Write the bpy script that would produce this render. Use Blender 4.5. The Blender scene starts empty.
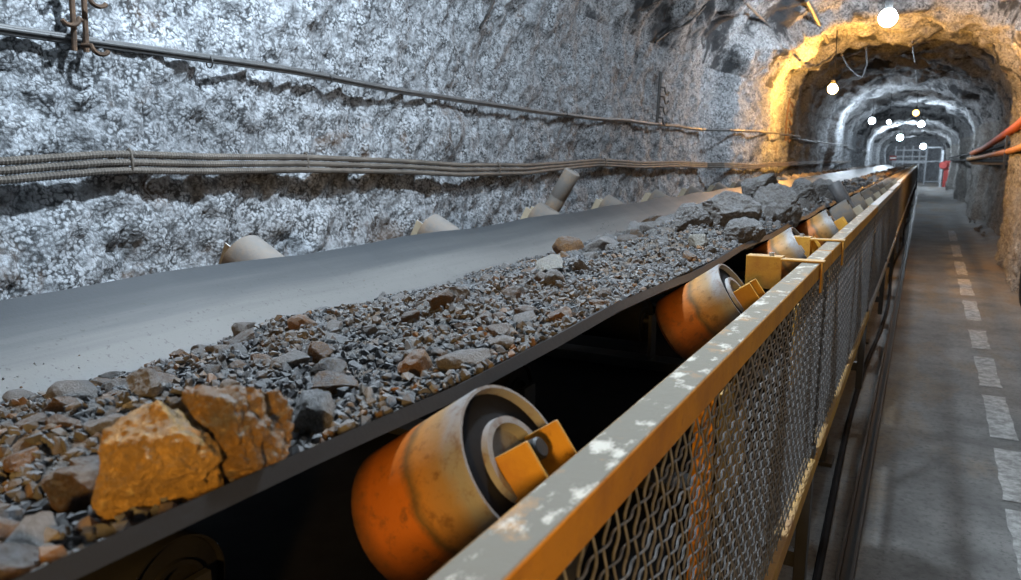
import bpy, bmesh, math, random
import numpy as np
from mathutils import Vector, Matrix

# ------------------------------------------------------------------ camera, world, lights, exposure
scene = bpy.context.scene
C = scene.collection
W, H = 1021, 580
F = 740.0                       # focal length in pixels
PITCH = math.atan(131 / F)
YAW = math.atan(413.5 / math.hypot(F, 131))
cam_d = bpy.data.cameras.new('camera')
cam = bpy.data.objects.new('camera', cam_d); C.objects.link(cam)
cam_d.sensor_width = 36; cam_d.lens = F * 36 / W
cam_d.clip_start = 0.02; cam_d.clip_end = 200
cam.location = (0, 0, 0)
cam.rotation_euler = (math.pi / 2 - PITCH, 0, YAW)
cam_d.dof.use_dof = True; cam_d.dof.focus_distance = 1.7; cam_d.dof.aperture_fstop = 8.0
scene.camera = cam

world = bpy.data.worlds.new('world'); scene.world = world; world.use_nodes = True
bg = world.node_tree.nodes['Background']
bg.inputs[0].default_value = (0.55, 0.7, 1, 1); bg.inputs[1].default_value = 0.012
vs = scene.view_settings
vs.view_transform = 'Standard'; vs.look = 'None'; vs.gamma = 1; vs.use_curve_mapping = False
vs.exposure = 0.0

COOL = (0.74, 0.87, 1.0); WARM = (1.0, 0.57, 0.16)
def point(name, loc, power, col, r=0.06):
    l = bpy.data.lights.new(name, 'POINT'); l.energy = power; l.color = col; l.shadow_soft_size = r
    o = bpy.data.objects.new(name, l); o.location = loc; C.objects.link(o); return o
# lamps out of view, above the belt and behind the camera, plus added fills
point('overhead_lamp_light', (-1.0, 1.75, 1.75), 520, COOL)
point('overhead_lamp_light', (-0.35, 4.6, 1.9), 100, COOL)  # unseen, placed over the belt to brighten the boulder heap
point('end_fill_light', (-0.8, 55.5, 0.9), 260, COOL, 0.1)  # added unseen light that brightens the far end
point('right_fill_light', (1.04, 11.3, 0.95), 90, (1.0, 0.47, 0.085), 0.06)  # added unseen warm light for the right wall and walkway
wl = bpy.data.lights.new('walkway_lamp_light', 'SPOT'); wl.energy = 122; wl.color = WARM; wl.shadow_soft_size = 0.07; wl.spot_size = math.radians(66); wl.spot_blend = 0.7
wo = bpy.data.objects.new('walkway_lamp_light', wl); C.objects.link(wo); wo.location = (0.12, -0.85, 0.02)
wo.rotation_euler = (Vector((-0.48, 1.0, -0.40)) - wo.location).to_track_quat('-Z', 'Y').to_euler()
# the visible lamps of the string: (x, y, z, watts, colour, bulb radius, ceiling cord length)
LAMPS = [
    (-0.484, 9.6, 1.546, 270, COOL, 0.095, 'white'),
    (-1.28, 12.3, 1.03, 370, (1.0, 0.47, 0.085), 0.065, 'warm'),
    (-1.36, 23.4, 1.05, 170, COOL, 0.075, 'white'),
    (-0.96, 24.0, 1.03, 20, COOL, 0.05, 'small'),
    (-0.33, 26.0, 1.37, 2.5, WARM, 0.09, 'amber'),
    (-0.19, 30.0, 1.20, 220, COOL, 0.09, 'white'),
    (-1.10, 41.0, 1.02, 400, COOL, 0.13, 'white'),
    (-0.10, 48.0, 0.70, 500, COOL, 0.13, 'white'),
]

rng = random.Random(7)
nrs = np.random.RandomState(11)
PI = math.pi

# ------------------------------------------------------------------ pixel rays (for measuring places on the rock surface)
def basis():
    fw = np.array([-math.sin(YAW) * math.cos(PITCH), math.cos(YAW) * math.cos(PITCH), -math.sin(PITCH)])
    r = np.array([math.cos(YAW), math.sin(YAW), 0.0]); u = np.cross(r, fw)
    return r, u, fw
_R, _U, _FW = basis()
def ray(px, py): return (_R * (px - W / 2) - _U * (py - H / 2) + _FW * F) / F
def at_z(px, py, z): d = ray(px, py); return d * z / d[2]
def at_y(px, py, y): d = ray(px, py); return d * y / d[1]
def at_x(px, py, x): d = ray(px, py); return d * x / d[0]

# ------------------------------------------------------------------ noise
def _hash(i, j, k, seed):
    h = (i * 374761393 + j * 668265263 + k * 2147483647 + seed * 974711) & 0xffffffff
    h = ((h ^ (h >> 13)) * 1274126177) & 0xffffffff
    h = ((h ^ (h >> 16)) * 2246822519) & 0xffffffff
    return ((h ^ (h >> 15)) & 0xffff) / 65535.0
def vnoise(x, y, z, seed=0):
    x, y, z = np.broadcast_arrays(np.asarray(x, float), np.asarray(y, float), np.asarray(z, float))
    xi, yi, zi = np.floor(x).astype(np.int64), np.floor(y).astype(np.int64), np.floor(z).astype(np.int64)
    fx, fy, fz = x - xi, y - yi, z - zi
    fx, fy, fz = [t * t * t * (t * (t * 6 - 15) + 10) for t in (fx, fy, fz)]
    def c(a, b, d): return _hash(xi + a, yi + b, zi + d, seed)
    x00 = c(0,0,0)*(1-fx)+c(1,0,0)*fx; x10 = c(0,1,0)*(1-fx)+c(1,1,0)*fx
    x01 = c(0,0,1)*(1-fx)+c(1,0,1)*fx; x11 = c(0,1,1)*(1-fx)+c(1,1,1)*fx
    y0 = x00*(1-fy)+x10*fy; y1 = x01*(1-fy)+x11*fy
    return (y0*(1-fz)+y1*fz) * 2 - 1
def fbm(x, y, z, oct=4, seed=0, gain=0.5):
    x, y, z = np.asarray(x, float), np.asarray(y, float), np.asarray(z, float)
    a, s = 1.0, 0.0
    for o in range(oct):
        s = s + a * vnoise(x, y, z, seed + o * 17); a *= gain; x, y, z = x * 2.03, y * 2.03, z * 2.03
    return s
def smooth(a, b, t):
    t = np.clip((np.asarray(t, float) - a) / (b - a), 0, 1); return t * t * (3 - 2 * t)

# ------------------------------------------------------------------ mesh helpers
class MB:
    def __init__(s): s.v, s.f = [], []
    def add(s, vs_, fs_):
        n = len(s.v); s.v += [tuple(map(float, v)) for v in vs_]; s.f += [tuple(n + i for i in f) for f in fs_]; return s
    def box(s, c, d, rot=None):
        c = Vector(c); R = rot.to_3x3() if rot is not None else Matrix.Identity(3)
        vs_ = [c + R @ Vector((x * d[0] / 2, y * d[1] / 2, z * d[2] / 2)) for x in (-1, 1) for y in (-1, 1) for z in (-1, 1)]
        return s.add(vs_, [(0,1,3,2),(4,6,7,5),(0,4,5,1),(2,3,7,6),(0,2,6,4),(1,5,7,3)])
    def tube(s, path, r, seg=8, cap=True):
        P = [Vector(p) for p in path]; n = len(P)
        rs = r if hasattr(r, '__len__') else [r] * n
        T = [(P[min(i+1, n-1)] - P[max(i-1, 0)]).normalized() for i in range(n)]
        up = Vector((0, 0, 1)) if abs(T[0].z) < 0.9 else Vector((1, 0, 0))
        a = T[0].cross(up).normalized(); vs_, fs_ = [], []
        for i in range(n):
            a = (a - T[i] * a.dot(T[i])).normalized(); b = T[i].cross(a)
            for k in range(seg):
                t = 2 * PI * k / seg
                vs_.append(P[i] + (a * math.cos(t) + b * math.sin(t)) * rs[i])
        for i in range(n - 1):
            for k in range(seg):
                k2 = (k + 1) % seg
                fs_.append((i*seg+k, i*seg+k2, (i+1)*seg+k2, (i+1)*seg+k))
        if cap:
            fs_.append(tuple(range(seg - 1, -1, -1))); fs_.append(tuple((n-1)*seg + k for k in range(seg)))
        return s.add(vs_, fs_)
    def lathe(s, prof, seg=32, mat=None):      # prof: list of (r, z), closed at r = 0
        M = mat or Matrix.Identity(4); vs_, fs_, rows = [], [], []
        for r, z in prof:
            if r < 1e-6: rows.append([len(vs_)]); vs_.append(M @ Vector((0, 0, z)))
            else:
                rows.append(list(range(len(vs_), len(vs_) + seg)))
                vs_ += [M @ Vector((r * math.cos(2*PI*k/seg), r * math.sin(2*PI*k/seg), z)) for k in range(seg)]
        for A, B in zip(rows, rows[1:]):
            for k in range(seg):
                k2 = (k + 1) % seg
                if len(A) == 1 and len(B) == 1: continue
                if len(A) == 1: fs_.append((A[0], B[k2], B[k]))
                elif len(B) == 1: fs_.append((A[k], A[k2], B[0]))
                else: fs_.append((A[k], A[k2], B[k2], B[k]))
        return s.add(vs_, fs_)
    def prism(s, poly, axis_pts):              # poly: list of (x, z); extruded along y between the two values
        n = len(poly); vs_ = [(x, axis_pts[0], z) for x, z in poly] + [(x, axis_pts[1], z) for x, z in poly]
        fs_ = [tuple(range(n)), tuple(range(2*n-1, n-1, -1))] + [(i, i+n, (i+1) % n + n, (i+1) % n) for i in range(n)]
        return s.add(vs_, fs_)
    def mesh(s, name, m, sm=35):
        me = bpy.data.meshes.new(name); me.from_pydata(s.v, [], s.f); me.validate(); me.update()
        bm = bmesh.new(); bm.from_mesh(me); bmesh.ops.recalc_face_normals(bm, faces=bm.faces); bm.to_mesh(me); bm.free()
        if sm:
            me.polygons.foreach_set('use_smooth', [True] * len(me.polygons)); me.set_sharp_from_angle(angle=math.radians(sm))
        if m: me.materials.append(m)
        return me
    def build(s, name, m, parent=None, loc=None, bevel=0, sm=35):
        o = bpy.data.objects.new(name, s.mesh(name, m, sm)); C.objects.link(o)
        if parent: o.parent = parent
        if loc is not None: o.location = loc
        if bevel:
            b = o.modifiers.new('bevel', 'BEVEL'); b.width = bevel; b.segments = 2; b.limit_method = 'ANGLE'
        return o
def grid_mesh(name, P, m, flip=False, smooth_=True):   # P: (a, b, 3) array
    a, b = P.shape[:2]; idx = np.arange(a * b).reshape(a, b)
    q = np.stack([idx[:-1,:-1], idx[1:,:-1], idx[1:,1:], idx[:-1,1:]], -1).reshape(-1, 4)
    if flip: q = q[:, ::-1]
    return raw_mesh(name, P.reshape(-1, 3), q, m, smooth_)
def raw_mesh(name, v, q, m, smooth_=True):
    me = bpy.data.meshes.new(name); n, k = q.shape
    me.vertices.add(len(v)); me.vertices.foreach_set('co', np.ascontiguousarray(v, dtype=np.float32).ravel())
    me.loops.add(n * k); me.loops.foreach_set('vertex_index', np.ascontiguousarray(q, dtype=np.int32).ravel())
    me.polygons.add(n); me.polygons.foreach_set('loop_start', np.arange(0, n * k, k, dtype=np.int32))
    me.polygons.foreach_set('use_smooth', np.full(n, smooth_))
    me.update(calc_edges=True); me.validate()
    if m: me.materials.append(m)
    return me
def link(name, me, parent=None):
    o = bpy.data.objects.new(name, me); C.objects.link(o)
    if parent: o.parent = parent
    return o
def tag(o, label=None, cat=None, group=None, kind=None):
    if label: o['label'] = label
    if cat: o['category'] = cat
    if group: o['group'] = group
    if kind: o['kind'] = kind
    return o
def empty(name, loc, label, cat, group=None):
    o = bpy.data.objects.new(name, None); o.empty_display_size = 0.05; C.objects.link(o); o.location = loc
    return tag(o, label, cat, group)
def copy_tree(o, parent=None):
    c = o.copy(); C.objects.link(c)
    if parent: c.parent = parent
    for ch in list(o.children): copy_tree(ch, c)
    return c

# ------------------------------------------------------------------ materials
def node_mat(name):
    m = bpy.data.materials.new(name); m.use_nodes = True; nt = m.node_tree; nt.nodes.clear()
    out = nt.nodes.new('ShaderNodeOutputMaterial'); b = nt.nodes.new('ShaderNodeBsdfPrincipled')
    nt.links.new(b.outputs[0], out.inputs[0]); return m, nt, b
def N(nt, t, **kw):
    n = nt.nodes.new(t)
    for k, v in kw.items():
        if k.startswith('i_'): n.inputs[k[2:].replace('_', ' ')].default_value = v
        else: setattr(n, k, v)
    return n
def coords(nt, kind='Object', scale=(1, 1, 1)):
    t = N(nt, 'ShaderNodeTexCoord'); mp = N(nt, 'ShaderNodeMapping'); mp.inputs['Scale'].default_value = scale
    nt.links.new(t.outputs[kind], mp.inputs[0]); return mp.outputs[0]
def noise(nt, vec, scale, detail=6, rough=0.6, dist=0):
    n = N(nt, 'ShaderNodeTexNoise'); n.inputs['Scale'].default_value = scale; n.inputs['Detail'].default_value = detail
    n.inputs['Roughness'].default_value = rough; n.inputs['Distortion'].default_value = dist
    nt.links.new(vec, n.inputs['Vector']); return n.outputs['Fac']
def ramp(nt, fac, stops):
    r = N(nt, 'ShaderNodeValToRGB'); cr = r.color_ramp
    while len(cr.elements) < len(stops): cr.elements.new(0.5)
    for e, (p, c) in zip(cr.elements, stops):
        e.position = p; e.color = (c, c, c, 1) if not hasattr(c, '__len__') else (*c, 1)
    nt.links.new(fac, r.inputs[0]); return r.outputs[0]
def mix(nt, fac, a, b, mode='MIX'):
    n = N(nt, 'ShaderNodeMix', data_type='RGBA', blend_type=mode)
    for s, v in ((n.inputs[0], fac), (n.inputs[6], a), (n.inputs[7], b)):
        if hasattr(v, 'is_linked'): nt.links.new(v, s)
        elif hasattr(v, '__len__'): s.default_value = (*v, 1) if len(v) == 3 else v
        else: s.default_value = v
    return n.outputs[2]
def math_(nt, op, a, b=0.0):
    n = N(nt, 'ShaderNodeMath', operation=op)
    for s, v in ((n.inputs[0], a), (n.inputs[1], b)):
        if hasattr(v, 'is_linked'): nt.links.new(v, s)
        else: s.default_value = v
    return n.outputs[0]
def bump(nt, b, h, strength, dist, prev=None):
    n = N(nt, 'ShaderNodeBump'); n.inputs['Strength'].default_value = strength; n.inputs['Distance'].default_value = dist
    nt.links.new(h, n.inputs['Height'])
    if prev: nt.links.new(prev, n.inputs['Normal'])
    nt.links.new(n.outputs[0], b.inputs['Normal']); return n.outputs[0]
def up_facing(nt, lo, hi):
    g = N(nt, 'ShaderNodeNewGeometry'); s = N(nt, 'ShaderNodeSeparateXYZ'); nt.links.new(g.outputs['Normal'], s.inputs[0])
    return ramp(nt, s.outputs[2], [(lo, 0.0), (hi, 1.0)])

def rock_wall(name, base, dark_amt, stain_amt, spk=1.0, bigs=0.9, thr=0.56):
    m, nt, b = node_mat(name); v = coords(nt)
    big = noise(nt, v, bigs, 5, 0.65); mid = noise(nt, v, 6, 6, 0.7); fine = noise(nt, v, 30, 5, 0.72)
    tone = ramp(nt, mid, [(0.30, tuple(c * 0.62 for c in base)), (0.62, base)])
    tone = mix(nt, ramp(nt, fine, [(0.38, 0.85 * spk), (0.50, 0.0)]), tone, tuple(c * 0.16 for c in base))     # dirt in the pits between the sprayed grains
    wv = N(nt, 'ShaderNodeVectorMath', operation='ADD'); nz_ = N(nt, 'ShaderNodeTexNoise'); nz_.inputs['Scale'].default_value = 20; nt.links.new(v, nz_.inputs['Vector'])
    sc_ = N(nt, 'ShaderNodeVectorMath', operation='SCALE'); sc_.inputs['Scale'].default_value = 0.03; nt.links.new(nz_.outputs['Color'], sc_.inputs[0])
    nt.links.new(v, wv.inputs[0]); nt.links.new(sc_.outputs[0], wv.inputs[1])
    pv = N(nt, 'ShaderNodeTexVoronoi'); pv.inputs['Scale'].default_value = 78; nt.links.new(wv.outputs[0], pv.inputs['Vector'])
    gaps = ramp(nt, pv.outputs['Distance'], [(0.42, 0.0), (0.66, 0.95)])
    tone = mix(nt, math_(nt, 'MULTIPLY', gaps, ramp(nt, noise(nt, v, 12, 4, 0.6), [(0.36, 0.25), (0.58, 1.0)])), tone, tuple(c * 0.10 for c in base))
    tone = mix(nt, ramp(nt, fine, [(0.56, 0.0), (0.68, 0.6)]), tone, (min(1, base[0]*1.45), min(1, base[1]*1.47), min(1, base[2]*1.5)))
    vs3 = coords(nt, 'Object', (1, 1.4, 0.35))
    streak = noise(nt, vs3, 3.2, 5, 0.6)
    tone = mix(nt, ramp(nt, streak, [(0.52, 0.0), (0.70, 0.45)]), tone, tuple(c * 0.35 for c in base))
    tone = mix(nt, ramp(nt, big, [(thr, 0.0), (thr + 0.09, dark_amt)]), tone, (0.03, 0.032, 0.035))
    st = noise(nt, coords(nt, 'Object', (1, 1, 0.8)), 2.6, 7, 0.72, 0.4)
    tone = mix(nt, ramp(nt, st, [(0.585, 0.0), (0.675, stain_amt)]), tone, (0.075, 0.038, 0.014))
    nt.links.new(tone, b.inputs['Base Color']); b.inputs['Roughness'].default_value = 0.85
    vo = N(nt, 'ShaderNodeTexVoronoi'); vo.inputs['Scale'].default_value = 78; nt.links.new(wv.outputs[0], vo.inputs['Vector'])
    p = bump(nt, b, fine, 0.8, 0.009); bi = N(nt, 'ShaderNodeMath', operation='MULTIPLY'); nt.links.new(vo.outputs['Distance'], bi.inputs[0]); bi.inputs[1].default_value = -1; p = bump(nt, b, bi.outputs[0], 0.6, 0.005, p)
    b.inputs['Specular IOR Level'].default_value = 0.12
    return m
def painted(name, col, rust=(0.20, 0.07, 0.02), wear=0.5, dust=0.6, dustcol=(0.33, 0.33, 0.31), rough=0.7, bare=0.0):
    m, nt, b = node_mat(name); v = coords(nt)
    n1 = noise(nt, v, 9, 7, 0.7); n2 = noise(nt, v, 55, 5, 0.7)
    c = mix(nt, ramp(nt, n1, [(0.42, 0.0), (0.68, wear)]), col, rust)
    c = mix(nt, ramp(nt, n2, [(0.60, 0.0), (0.70, 0.7 * wear)]), c, tuple(x * 0.35 for x in rust))
    if dust:
        d = math_(nt, 'MULTIPLY', up_facing(nt, 0.55, 0.9), ramp(nt, noise(nt, v, 14, 6, 0.7), [(0.28, 0.45 * dust), (0.44, dust)]))
        c = mix(nt, d, c, dustcol)
        if bare:
            s = math_(nt, 'MULTIPLY', up_facing(nt, 0.7, 0.95), ramp(nt, noise(nt, coords(nt, 'Object', (1, 0.6, 1)), 34, 6, 0.65), [(0.55, 0.0), (0.64, bare)]))
            c = mix(nt, s, c, (0.46, 0.44, 0.38))
    nt.links.new(c, b.inputs['Base Color']); b.inputs['Roughness'].default_value = rough
    b.inputs['Specular IOR Level'].default_value = 0.25
    bump(nt, b, n2, 0.35, 0.003); return m
def plain(name, col, rough=0.6, metal=0.0, var=0.3, scale=12, bmp=0.2):
    m, nt, b = node_mat(name); v = coords(nt); n1 = noise(nt, v, scale, 6, 0.65)
    c = ramp(nt, n1, [(0.3, tuple(x * (1 - var) for x in col)), (0.7, tuple(min(1, x * (1 + var)) for x in col))])
    nt.links.new(c, b.inputs['Base Color']); b.inputs['Roughness'].default_value = rough; b.inputs['Metallic'].default_value = metal
    bump(nt, b, noise(nt, v, scale * 6, 4), bmp, 0.002); return m
def ore(name, c1, c2, dust, spark=0.0, lo=0.42, pit=11):
    m, nt, b = node_mat(name); v = coords(nt, 'Object')
    oi = N(nt, 'ShaderNodeObjectInfo')
    vv = N(nt, 'ShaderNodeVectorMath', operation='ADD'); nt.links.new(v, vv.inputs[0])
    cx = N(nt, 'ShaderNodeCombineXYZ'); nt.links.new(math_(nt, 'MULTIPLY', oi.outputs['Random'], 37.0), cx.inputs[0]); nt.links.new(cx.outputs[0], vv.inputs[1])
    v = vv.outputs[0]
    n1 = noise(nt, v, 2.2, 6, 0.65); n2 = noise(nt, v, pit, 6, 0.75)
    c = mix(nt, ramp(nt, n1, [(0.38, 0.0), (0.62, 1.0)]), c1, c2)
    c = mix(nt, ramp(nt, n2, [(0.46, 0.65), (0.58, 0.0)]), c, tuple(x * 0.45 for x in c1))
    if spark: c = mix(nt, ramp(nt, n2, [(0.58, 0.0), (0.68, spark)]), c, (0.85, 0.62, 0.25))
    d = math_(nt, 'MULTIPLY', up_facing(nt, lo, lo + 0.45), ramp(nt, noise(nt, v, 3.5, 6, 0.7), [(0.35, 0.25 * dust), (0.6, dust)]))
    c = mix(nt, d, c, (0.27, 0.272, 0.275))
    nt.links.new(c, b.inputs['Base Color']); b.inputs['Roughness'].default_value = 0.75
    p = bump(nt, b, n2, 0.9, 0.07); return m

M = {}
M['wall'] = rock_wall('shotcrete_wall', (0.36, 0.38, 0.40), 0.35, 0.6)
M['ceil'] = rock_wall('shotcrete_ceiling', (0.40, 0.41, 0.42), 0.95, 0.45, 1.0, 1.5, 0.50)
M['wallr'] = rock_wall('shotcrete_right', (0.40, 0.39, 0.37), 0.3, 0.6)
M['yellow'] = painted('yellow_paint', (0.52, 0.215, 0.010), wear=0.55, dust=1.0, dustcol=(0.105, 0.096, 0.074), bare=0.75)
M['yellow2'] = painted('dusty_yellow_paint', (0.38, 0.20, 0.025), wear=0.7, dust=0.4, dustcol=(0.2, 0.19, 0.16))
M['greyrail'] = painted('dust_grey_paint', (0.30, 0.27, 0.20), wear=0.4, dust=0.95, dustcol=(0.42, 0.43, 0.44))
M['dark'] = plain('dark_steel', (0.022, 0.021, 0.02), 0.6, 0.2)
M['steel'] = plain('grey_steel', (0.26, 0.27, 0.28), 0.5, 0.5)
M['wire'] = plain('galvanised_wire', (0.15, 0.15, 0.15), 0.42, 0.5, 0.5, 40)
M['cable'] = plain('cable_grey', (0.065, 0.065, 0.065), 0.55)
M['conduit'] = plain('conduit_brown_grey', (0.088, 0.075, 0.062), 0.7, 0, 0.4, 9)
M['black'] = plain('black_rubber_and_shade', (0.010, 0.010, 0.011), 0.8)  # rubber parts; also stands in for shade under the belt
M['black'].node_tree.nodes['Principled BSDF'].inputs['Specular IOR Level'].default_value = 0.08
M['rusty'] = plain('rusty_rebar', (0.07, 0.04, 0.022), 0.85, 0.1, 0.7, 30)
M['orange'] = painted('orange_pipe_paint', (0.62, 0.16, 0.04), wear=0.35, dust=0.25)
M['ochrepipe'] = painted('ochre_pipe_paint', (0.55, 0.25, 0.05), wear=0.35, dust=0.25)
M['red'] = plain('red_paint', (0.22, 0.022, 0.018), 0.6)
M['white'] = plain('white_paint', (0.7, 0.7, 0.68), 0.5)
M['gate'] = plain('pale_galvanised', (0.30, 0.32, 0.34), 0.5, 0.2)
M['ore_grey'] = ore('ore_grey', (0.19, 0.18, 0.17), (0.29, 0.27, 0.25), 0.9, 0.0, 0.15)
M['ore_brown'] = ore('ore_brown', (0.15, 0.072, 0.02), (0.10, 0.085, 0.07), 0.85)
M['ore_rust'] = ore('ore_rust', (0.30, 0.13, 0.025), (0.20, 0.12, 0.06), 0.8, 0.3)
M['ore_gold'] = ore('ore_gold', (0.75, 0.42, 0.08), (0.45, 0.27, 0.09), 0.5, 0.9, 0.5, 6)
M['ore_ochre'] = ore('ore_ochre', (0.45, 0.23, 0.04), (0.18, 0.16, 0.14), 0.95, 0.6, 0.3, 6)
M['ore_pale'] = ore('ore_pale', (0.50, 0.48, 0.42), (0.40, 0.37, 0.30), 0.6)

def gravel_mat():
    m, nt, b = node_mat('ore_gravel'); v = coords(nt)
    g = N(nt, 'ShaderNodeNewGeometry')
    n1 = noise(nt, v, 7, 5, 0.7); r = g.outputs['Random Per Island']
    c = ramp(nt, r, [(0.0, (0.022, 0.022, 0.023)), (0.45, (0.065, 0.065, 0.065)), (0.74, (0.12, 0.12, 0.12)), (0.80, (0.14, 0.065, 0.015)), (0.90, (0.06, 0.04, 0.018)), (1.0, (0.17, 0.168, 0.165))])
    c = mix(nt, ramp(nt, n1, [(0.42, 0.0), (0.62, 0.85)]), c, (0.06, 0.06, 0.063))
    d = math_(nt, 'MULTIPLY', up_facing(nt, 0.5, 0.95), 0.4)
    c = mix(nt, d, c, (0.13, 0.132, 0.135))
    nt.links.new(c, b.inputs['Base Color']); b.inputs['Roughness'].default_value = 0.85
    bump(nt, b, noise(nt, v, 160, 4, 0.7), 0.6, 0.003); return m
M['gravel'] = gravel_mat()
def fines_mat():
    m, nt, b = node_mat('ore_fines'); v = coords(nt)
    n1 = noise(nt, v, 9, 6, 0.7); n2 = noise(nt, v, 70, 5, 0.75)
    c = ramp(nt, n2, [(0.36, (0.025, 0.025, 0.025)), (0.52, (0.085, 0.083, 0.08)), (0.68, (0.17, 0.165, 0.16))])
    c = mix(nt, ramp(nt, n1, [(0.48, 0.0), (0.66, 0.75)]), c, (0.10, 0.055, 0.02))
    nt.links.new(c, b.inputs['Base Color']); b.inputs['Roughness'].default_value = 0.9
    bump(nt, b, n2, 1.0, 0.012); return m
M['fines'] = fines_mat()
def belt_mat():
    m, nt, b = node_mat('belt_rubber'); v = coords(nt, 'Object', (1, 0.05, 1)); vi = coords(nt)
    s = N(nt, 'ShaderNodeSeparateXYZ'); nt.links.new(vi, s.inputs[0])
    st = noise(nt, v, 16, 6, 0.65); sp = noise(nt, vi, 90, 4, 0.7)
    across = ramp(nt, math_(nt, 'ADD', math_(nt, 'MULTIPLY', s.outputs[0], 2.2), math_(nt, 'MULTIPLY', st, 0.5)), [(0.0, 0.0), (1.0, 1.0)])
    mr = N(nt, 'ShaderNodeMapRange'); mr.inputs['From Min'].default_value = -1.64; mr.inputs['From Max'].default_value = -1.44
    nt.links.new(s.outputs[0], mr.inputs[0])
    f = math_(nt, 'ADD', mr.outputs[0], math_(nt, 'MULTIPLY', math_(nt, 'SUBTRACT', st, 0.5), 1.1))
    c = ramp(nt, f, [(0.1, (0.028, 0.032, 0.036)), (0.45, (0.050, 0.053, 0.055)), (0.95, (0.105, 0.104, 0.10))])    # rock dust that lies towards the middle
    c = mix(nt, ramp(nt, sp, [(0.60, 0.0), (0.68, 0.75)]), c, (0.035, 0.033, 0.03))
    edge = ramp(nt, s.outputs[0], [(0.0, 0.0), (1.0, 0.0)])
    gt = N(nt, 'ShaderNodeMath', operation='GREATER_THAN'); nt.links.new(s.outputs[0], gt.inputs[0]); gt.inputs[1].default_value = -0.60
    c = mix(nt, gt.outputs[0], c, (0.012, 0.012, 0.013))
    nt.links.new(c, b.inputs['Base Color']); b.inputs['Roughness'].default_value = 0.5; b.inputs['Specular IOR Level'].default_value = 0.3
    bump(nt, b, sp, 0.2, 0.002); return m
M['belt'] = belt_mat()
def floor_mat():
    m, nt, b = node_mat('dusty_concrete_floor'); v = coords(nt)
    n1 = noise(nt, v, 1.6, 7, 0.7); n2 = noise(nt, v, 30, 6, 0.75); n3 = noise(nt, coords(nt, 'Object', (2, 0.7, 1)), 0.9, 5, 0.65)
    c = ramp(nt, n1, [(0.32, (0.06, 0.06, 0.058)), (0.66, (0.19, 0.188, 0.18))])
    c = mix(nt, ramp(nt, n3, [(0.48, 0.0), (0.64, 0.7)]), c, (0.16, 0.105, 0.05))
    c = mix(nt, ramp(nt, n2, [(0.36, 0.7), (0.50, 0.0)]), c, (0.05, 0.05, 0.05))
    nt.links.new(c, b.inputs['Base Color']); b.inputs['Roughness'].default_value = 0.8
    bump(nt, b, n2, 0.6, 0.008); return m
M['floor'] = floor_mat()
def light_dash_mat():  # pale colour standing in for light on the walkway
    m, nt, b = node_mat('pale_light_dash'); v = coords(nt)
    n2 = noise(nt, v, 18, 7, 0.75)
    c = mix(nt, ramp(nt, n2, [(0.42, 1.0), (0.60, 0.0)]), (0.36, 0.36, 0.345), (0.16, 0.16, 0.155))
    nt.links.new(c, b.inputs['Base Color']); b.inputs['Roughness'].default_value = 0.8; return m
M['line'] = light_dash_mat()
def roller_mat():
    m, nt, b = node_mat('rusty_roller'); v = coords(nt)
    s = N(nt, 'ShaderNodeSeparateXYZ'); nt.links.new(v, s.inputs[0])
    n1 = noise(nt, v, 14, 7, 0.7); n2 = noise(nt, v, 60, 5, 0.75)
    z = math_(nt, 'ADD', s.outputs[2], math_(nt, 'MULTIPLY', math_(nt, 'SUBTRACT', n1, 0.5), 0.035))
    mr = N(nt, 'ShaderNodeMapRange'); mr.inputs['From Min'].default_value = -0.168; mr.inputs['From Max'].default_value = 0.0
    nt.links.new(z, mr.inputs[0])
    c = ramp(nt, mr.outputs[0], [(0.05, (0.05, 0.022, 0.008)), (0.22, (0.30, 0.085, 0.010)), (0.50, (0.34, 0.10, 0.010)), (0.57, (0.11, 0.065, 0.022)), (0.64, (0.30, 0.14, 0.03)), (0.80, (0.22, 0.14, 0.06)), (0.90, (0.19, 0.19, 0.19))])
    c = mix(nt, ramp(nt, n2, [(0.52, 0.0), (0.66, 0.7)]), c, (0.10, 0.045, 0.015))
    nt.links.new(c, b.inputs['Base Color']); b.inputs['Roughness'].default_value = 0.5
    b.inputs['Metallic'].default_value = 0.15; bump(nt, b, n2, 0.3, 0.003); return m
M['roller'] = roller_mat()
M['roller_dark'] = plain('dark_worn_roller', (0.085, 0.085, 0.088), 0.55, 0.2, 0.4)
M['roller_pale'] = painted('dusty_steel_roller', (0.10, 0.095, 0.09), rust=(0.24, 0.15, 0.07), wear=0.6, dust=0.6, dustcol=(0.15, 0.147, 0.143))
def emit(name, col, s):
    m, nt, b = node_mat(name); nt.nodes.remove(b); e = N(nt, 'ShaderNodeEmission')
    e.inputs[0].default_value = (*col, 1); e.inputs[1].default_value = s
    nt.links.new(e.outputs[0], nt.nodes['Material Output'].inputs[0]); return m

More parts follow.
